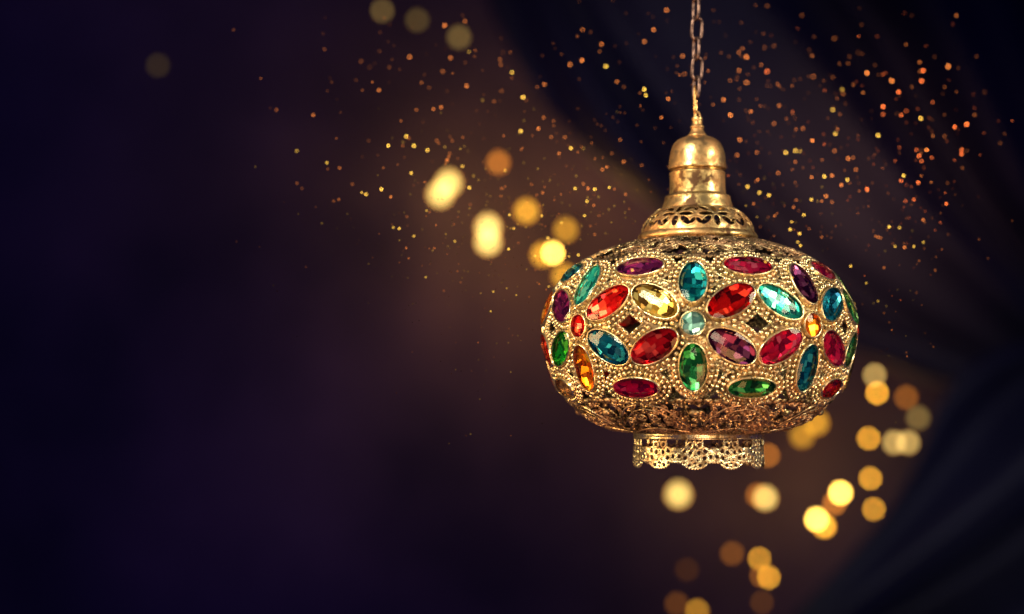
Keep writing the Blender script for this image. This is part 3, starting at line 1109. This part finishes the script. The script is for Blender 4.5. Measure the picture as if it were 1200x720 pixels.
BULBS = [  # px, py, size, brightness on the disc, colour, distance, point-lamp power, label
    (516, 228, 8.4, 1.5, 'w', 6.6, 0, 'pale yellow light in the tall leftmost glowing pair, its lower half'),
    (526, 215, 8.4, 1.5, 'w', 6.6, 2.0, 'pale yellow light in the tall leftmost glowing pair, its upper half'),
    (572, 267, 8.2, 1.6, 'w', 6.6, 2.0, 'upper half of the upright pale pair beneath the dull orange light'),
    (572, 284, 8.2, 1.6, 'w', 6.6, 0, 'lower half of the upright pale pair beneath the dull orange light'),
    (584, 191, 5.2, .42, 'o', 6.5, 5.0, 'dull orange light, highest of the cluster left of the lantern'),
    (617, 248, 6.5, .85, 'y', 6.6, 3.0, 'round deep yellow light between the orange one and the lantern'),
    (663, 270, 6.0, .52, 'y', 6.7, 6.5, 'dim amber light just above the brightest light near the lantern shoulder'),
    (648, 297, 4.0, 2.6, 'b', 6.2, 4.0, 'small brightest yellow light close to the lantern shoulder'),
    (636, 299, 6.0, .85, 'y', 6.5, 0, 'golden halo light touching the left side of the brightest light'),
    (661, 324, 6.5, .72, 'y', 6.5, 2.5, 'yellow light half hidden behind the upper left of the lantern'),
    (448, 13, 4.0, .09, 'g', 6.7, 0, 'faint grey gold light at the top edge, first of three'),
    (489, 24, 4.5, .06, 'g', 6.7, 0, 'faint brown light between the two greyer ones at the top edge'),
    (538, 44, 5.0, .12, 'g', 6.8, 0, 'grey gold light lowest of the three near the top edge'),
    (185, 77, 4.0, .022, 'g', 6.7, 0, 'barely visible grey light alone in the dark upper corner'),
    (1025, 440, 3.5, .40, 'g', 6.4, 0, 'pale light peeping out above a golden one beside the lantern bottom'),
    (1028, 461, 2.5, .80, 'y', 6.4, 1.2, 'small golden light under the pale one beside the lantern bottom'),
    (1062, 466, 4.0, .20, 'o', 6.7, 0, 'dim brown orange light right of the small golden one'),
    (1076, 490, 5.0, .16, 'g', 6.7, 0, 'large faint tan light against the dark cloth'),
    (1018, 514, 2.5, .62, 'y', 6.4, 1.2, 'small amber light left of the wide double light'),
    (1048, 519, 4.5, .50, 'g', 6.6, 0, 'left half of the wide tan double light'),
    (1064, 519, 4.5, .50, 'g', 6.6, 1.2, 'right half of the wide tan double light'),
    (1020, 561, 2.5, .60, 'y', 6.4, 1.0, 'small amber light below the wide double light'),
    (1024, 597, 2.5, .50, 'y', 6.4, 0, 'small amber light partly covered by the dark blue cloth'),
    (985, 578, 3.8, 2.5, 'b', 6.5, 2.2, 'bright yellow light right of centre in the lower group'),
    (978, 590, 3.5, .45, 'o', 6.6, 0, 'orange light peeping out below the bright yellow one'),
    (957, 609, 4.0, 2.5, 'b', 6.5, 2.2, 'brightest white yellow light in the lower group'),
    (966, 617, 3.8, 1.1, 'y', 6.5, 0, 'yellow light overlapping the lower edge of the white yellow one'),
    (897, 584, 6.0, .90, 'w', 6.6, 1.5, 'creamy light with an orange edge right below the skirt'),
    (888, 581, 4.0, .30, 'o', 6.6, 0, 'orange light overlapping the left of the creamy one'),
    (795, 580, 8.5, 1.25, 'w', 6.9, 1.0, 'large creamy light hanging alone straight below the skirt'),
    (957, 496, 6.5, .65, 'y', 6.6, 2.2, 'yellow light tucked under the lower right of the lantern'),
    (940, 511, 6.5, .48, 'y', 6.6, 0, 'amber light left of the one tucked under the lantern'),
    (900, 534, 3.5, .30, 'o', 6.4, 0, 'dim orange light beside the right end of the skirt'),
    (858, 649, 4.0, .13, 'o', 6.5, 0, 'dark orange light below and left of two golden ones'),
    (890, 655, 2.5, .45, 'y', 6.4, .8, 'upper of two golden lights near the bottom edge'),
    (901, 677, 2.5, .55, 'y', 6.4, 0, 'lower of two golden lights near the bottom edge'),
    (892, 675, 2.5, .15, 'o', 6.4, 0, 'faint orange light behind the lower golden one at the bottom'),
    (817, 716, 3.5, .32, 'y', 6.5, .8, 'amber light cut by the bottom edge of the picture'),
    (793, 708, 4.0, .08, 'o', 6.5, 0, 'faint brown light left of the amber one at the bottom edge'),
    (805, 668, 4.0, .03, 'o', 6.5, 0, 'barely visible brown light above the bottom edge'),
    (893, 706, 3.0, .05, 'o', 6.5, 0, 'very faint brown light under the two golden ones'),
]
AP = .060 / (2 * cam_d.dof.aperture_fstop)
FD = cam_d.dof.focus_distance
glob = smooth_profile([(0.01, -1), (.45, -.89), (.80, -.60), (.99, -.1), (.93, .38), (.68, .74), (.42, .95), (.36, 1.12)], 3)
sock = [(.36, 1.08), (.42, 1.12), (.42, 1.9), (.30, 2.0), (.01, 2.02)]
for (px, py, rad, br, c, dep, pw, lab) in BULBS:
    rad *= 1.08
    dep = min(dep, 6.62)
    rw = rad * dep / F
    blur = AP * F * (1 / FD - 1 / dep)
    st = br * max(1.0, (blur / rad) ** 2)
    e = bpy.data.objects.new('fairy_light', None); COL.objects.link(e)
    e.location = unproj(px, py, dep)
    tag(e, lab, 'light', 'golden lights glowing out of focus')
    v, f = lathe([(r_, z_) for r_, z_ in glob], 16)
    b = mesh_obj('glass_bulb', v, f, bulb_mat(c, st), e, True, rw)
    v, f = lathe(sock, 12)
    mesh_obj('socket', v, f, M_SOCK, e, True, rw)
    if pw:
        l = bpy.data.lights.new('bulb_lamp', 'POINT'); l.energy = pw * (.28 if px < 700 else .055); l.color = (1.0, .45, .11); l.shadow_soft_size = .03
        lo = bpy.data.objects.new('bulb_lamp', l); COL.objects.link(lo); lo.parent = e
        lo.location = (0, -.04 - 1.2 * rw, 0)

# ------------------------------------------------------------------ sparks
SPK = {'y': (1.0, .56, .07), 'o': (1.0, .27, .05), 'r': (1.0, .19, .04)}
spark_me = {}
LV = [.12, .22, .38, .6, .9]


def spark_mesh(c, lv, var, dep):
    k = (c, lv, var, round(dep, 2))
    if k not in spark_me:
        mk = ('s', c, lv, round(dep, 2))
        if mk not in glow_cache:
            m = glow_mat('glowing_spark', SPK[c], 1.0)
            m.node_tree.nodes['Emission'].inputs[1].default_value = lv
            try: m.cycles.emission_sampling = 'NONE'
            except Exception: pass
            glow_cache[mk] = m
        g = random.Random(var)
        v, f = ball((0, 0, 0), 1, nu=6, nv=4)
        v = v * np.array([[g.uniform(.8, 1.2)] for _ in v])
        me = bpy.data.meshes.new('spark')
        me.from_pydata([tuple(q) for q in v], [], f)
        me.materials.append(glow_cache[mk])
        spark_me[k] = me
    return spark_me[k]


SP = """521,30,o,7;545,25,o,5;480,67,o,6;528,68,o,5;519,84,o,4;600,85,y,7;586,70,o,4;587,76,o,4;589,62,o,2;613,114,y,9;638,99,o,6;547,101,o,7;444,106,o,6;367,135,o,6;324,129,o,4;494,97,o,4;503,103,o,3;524,107,o,2;508,128,o,6;517,126,o,6;488,129,o,4;579,119,o,4;588,107,o,3;610,154,y,9;631,151,o,7;637,138,o,5;649,142,o,4;646,161,o,5;669,174,y,9;455,171,y,9;476,160,y,9;485,171,y,9;501,176,y,9;479,162,o,4;472,171,o,4;383,191,y,7;398,197,o,5;348,177,y,5;526,184,o,5;524,188,o,7;527,180,o,4;542,195,y,7;482,203,y,9;447,222,y,9;424,226,y,8;429,228,y,8;413,216,o,4;458,231,o,8;397,234,o,5;391,236,o,4;348,215,o,4;354,221,o,3;550,220,y,8;592,200,y,7;588,221,o,5;587,230,o,4;655,180,o,6;674,221,y,9;689,221,o,7;697,222,y,9;688,236,y,9;684,216,o,5;530,165,o,4;514,168,o,4;512,165,o,4;432,165,o,3;433,79,o,2;456,79,o,3;423,72,o,3;461,267,y,7;468,268,y,8;477,254,o,4;533,283,y,7;485,277,y,8;476,291,o,6;509,291,o,5;479,303,o,5;597,252,y,9;602,268,y,8;596,292,y,9;635,253,y,9;642,279,y,9;627,300,y,9;667,301,y,8;678,299,y,9;658,261,y,7;500,247,y,6;532,263,o,4;551,240,o,4;623,216,o,4;636,226,o,6;662,161,o,5;711,196,o,7;727,164,o,5;717,180,o,4;706,199,o,6;733,228,o,6;720,222,o,5;714,220,y,9;685,253,y,9;696,241,o,6;702,253,o,4;697,275,o,5;643,336,y,7;632,333,o,6;605,346,y,8;578,342,y,7;594,338,y,6;620,348,o,4;499,325,y,6;536,318,o,4;540,331,o,4;520,341,o,4;575,365,y,8;682,71,o,7;683,35,o,5;705,52,o,5;710,78,y,7;755,105,y,9;757,112,y,9;766,35,o,7;755,49,o,6;781,12,o,6;800,66,o,6;802,87,o,4;783,116,o,7;775,138,o,6;723,96,o,5;731,102,o,3;668,76,o,6;731,190,o,6;752,194,o,4;848,117,o,7;856,135,o,8;867,164,o,6;875,67,o,7;866,83,o,5;899,84,r,6;875,97,o,6;880,131,o,6;913,124,o,5;907,145,o,5;896,56,o,3;907,54,o,3;899,7,o,3;940,18,o,3;953,90,o,4;976,91,o,3;976,129,y,7;987,105,y,5;988,110,o,4;941,151,o,5;979,157,y,8;978,177,o,5;952,165,o,8;921,179,y,8;932,177,y,7;937,177,y,7;932,190,o,5;887,179,o,5;864,182,o,5;888,211,o,7;890,226,y,7;901,229,y,9;876,219,y,8;912,203,o,5;966,207,y,9;975,206,o,7;993,211,y,9;951,208,o,7;951,234,y,9;986,217,o,8;968,230,o,7;1016,86,o,8;1045,95,o,8;1082,83,r,8;1080,95,r,8;1053,108,r,9;1035,125,r,9;1035,134,r,6;1056,135,r,7;1062,130,r,5;1079,139,y,9;1111,78,o,7;1119,149,r,9;1133,146,r,9;1029,159,y,9;1086,176,o,9;1074,176,r,6;1077,183,r,8;1080,189,r,6;1092,185,r,5;1127,176,r,7;1127,181,r,8;1142,135,o,4;1154,108,o,2;1172,168,o,3;1107,160,o,4;1006,62,o,2;978,45,o,3;1076,214,r,8;1059,206,y,9;1056,212,r,7;1016,222,r,9;1071,234,r,7;1061,236,r,6;1109,239,r,8;1003,199,o,5;994,186,o,7;1000,185,o,5;1054,173,r,4;1042,266,y,9;1054,267,y,6;1082,258,o,6;1049,289,y,8;1060,290,o,7;1071,289,y,7;1082,284,y,6;1032,279,o,5;997,312,y,8;1036,314,o,5;1015,332,y,6;942,252,y,8;928,260,y,9;926,269,y,9;937,274,y,9;938,288,y,9;935,284,y,7;963,278,o,5;930,243,o,6;908,253,o,6;883,239,o,6;963,236,o,6;975,237,o,5;1029,353,y,5;1042,378,o,3;1096,317,o,4;908,289,y,8;1001,356,y,5;1036,367,o,3;1077,306,o,4;1026,277,o,5;1029,278,o,6"""
sparks = []
for s in SP.split(';'):
    a, b, c, d_ = s.split(',')
    sparks.append((float(a), float(b), c, .85 * (int(d_) / 9) ** 2.3, 'm'))
# in front of the lantern
FRONT = [(874, 299, 'y', .8), (897, 307, 'y', .7), (741, 317, 'y', .8), (928, 326, 'y', .6), (894, 345, 'o', .5), (906, 322, 'o', .4), (722, 341, 'o', .4), (765, 300, 'y', .5)]
g = random.Random(11)
dens = [(640, 300, 55, 60, 90, 'yyo'), (560, 250, 70, 60, 60, 'yo'), (600, 290, 75, 80, 110, 'yo'), (480, 250, 90, 60, 55, 'yo'), (740, 110, 120, 75, 75, 'o'), (960, 200, 80, 70, 110, 'oor'), (1050, 250, 50, 70, 60, 'or'),
        (900, 90, 110, 60, 55, 'o'), (1080, 150, 50, 60, 45, 'ro'), (480, 80, 80, 50, 35, 'o'), (1040, 370, 40, 45, 22, 'oy'), (700, 250, 40, 30, 40, 'yyo'), (930, 250, 45, 30, 40, 'yo'), (620, 420, 90, 60, 25, 'oy'), (680, 170, 60, 40, 30, 'o')]
for (mx_, my_, sx_, sy_, n, cs) in dens:
    for k in range(int(n * 1.25)):
        x_, y_ = g.gauss(mx_, sx_), g.gauss(my_, sy_)
        if not (260 < x_ < 1195 and -5 < y_ < 560): continue
        if ((x_ - 818) / 190) ** 2 + ((y_ - 388) / 116) ** 2 < 1: continue
        sparks.append((x_, y_, g.choice(cs), g.choice([.008, .012, .018, .025, .03, .04, .05, .07, .10, .16]), 'r'))


def where(x_, y_):
    if x_ < 700:
        if y_ < 60: return 'near the top edge by the faint grey lights'
        if y_ < 150: return 'high above the cluster of golden lights'
        if x_ < 500: return 'in the dark left of the golden lights'
        if y_ < 320: return 'among the cluster of golden lights'
        return 'low between the golden lights and the lantern side'
    if y_ < 120: return 'beside the upper part of the chain' if x_ < 930 else 'high in the upper right dark'
    if y_ < 245: return 'left of the brass cap' if x_ < 818 else ('right of the brass cap' if x_ < 1000 else 'on the far right of the brass cap')
    if x_ < 818: return 'above the left shoulder of the lantern'
    if x_ < 980: return 'just above the right shoulder of the lantern'
    return 'right of the widest part of the lantern'


CN = {'y': 'yellow', 'o': 'orange', 'r': 'red'}
n_ind = 0
rest = {}
order = sorted(sparks, key=lambda s: -s[3])
for (x_, y_, c, br, kd) in order:
    far = y_ > 240
    q_ = min(1, max(0, (y_ - 60) / 320))
    dep = (1.91 - .24 * q_ if kd == 'm' else 1.82 - .16 * q_) - (.08 if x_ < 850 else .03) + g.uniform(-.04, .03)
    rad = .75 if kd == 'm' else g.uniform(.42, .7)
    blur = AP * F * (1 / FD - 1 / dep)
    fac = max(1.0, ((blur) / rad) ** 2)
    st = br * 1.2 * fac
    st = round(math.exp(round(math.log(st) * 3) / 3), 2)
    p = unproj(x_, y_, dep)
    if n_ind < 292:
        me = spark_mesh(c, st, g.randint(0, 3), 0)
        o = bpy.data.objects.new('spark', me); COL.objects.link(o)
        o.location = p; s_ = rad * dep / F
        o.scale = (s_, s_, s_)
        bw = 'bright' if br > .5 else ('dim' if br < .16 else 'glowing')
        tag(o, f'tiny {bw} {CN[c]} spark {where(x_, y_)}', 'spark', f'{bw} {CN[c]} sparks {where(x_, y_)}')
        n_ind += 1
    else:
        rest.setdefault((c, st), []).append((p, rad * dep / F))
# the faintest specks: one mass
mv = []; mf = []; mats = []; mids = []; nn = 0
base_v, base_f = ball((0, 0, 0), 1, nu=6, nv=4)
for (c, st), lst in rest.items():
    m = glow_mat('faint_spark', SPK[c], st)
    m.cycles.emission_sampling = 'NONE'
    mats.append(m)
    for p, s_ in lst:
        mv.append(base_v * s_ + np.array(p)); mf += [tuple(i + nn for i in q) for q in base_f]
        mids += [len(mats) - 1] * len(base_f); nn += len(base_v)
o = mesh_obj('spark_dust', np.concatenate(mv), mf, mats, None, True, 1.0)
o.data.polygons.foreach_set('material_index', np.array(mids, np.int32))
tag(o, 'faint glowing dust of orange and yellow specks around the lantern', 'dust', None, 'stuff')
for (x_, y_, c, br) in FRONT:
    dep = 1.37; rad = .8
    blur = AP * F * (1 / dep - 1 / FD)
    st = br * 1.25 * max(1, (blur / rad) ** 2)
    o = bpy.data.objects.new('spark', spark_mesh(c, round(st, 1), 1, 0)); COL.objects.link(o)
    o.location = unproj(x_, y_, dep); s_ = rad * dep / F; o.scale = (s_,) * 3
    tag(o, f'tiny glowing {CN[c]} spark floating in front of the gem studded body', 'spark', f'{CN[c]} sparks in front of the lantern')
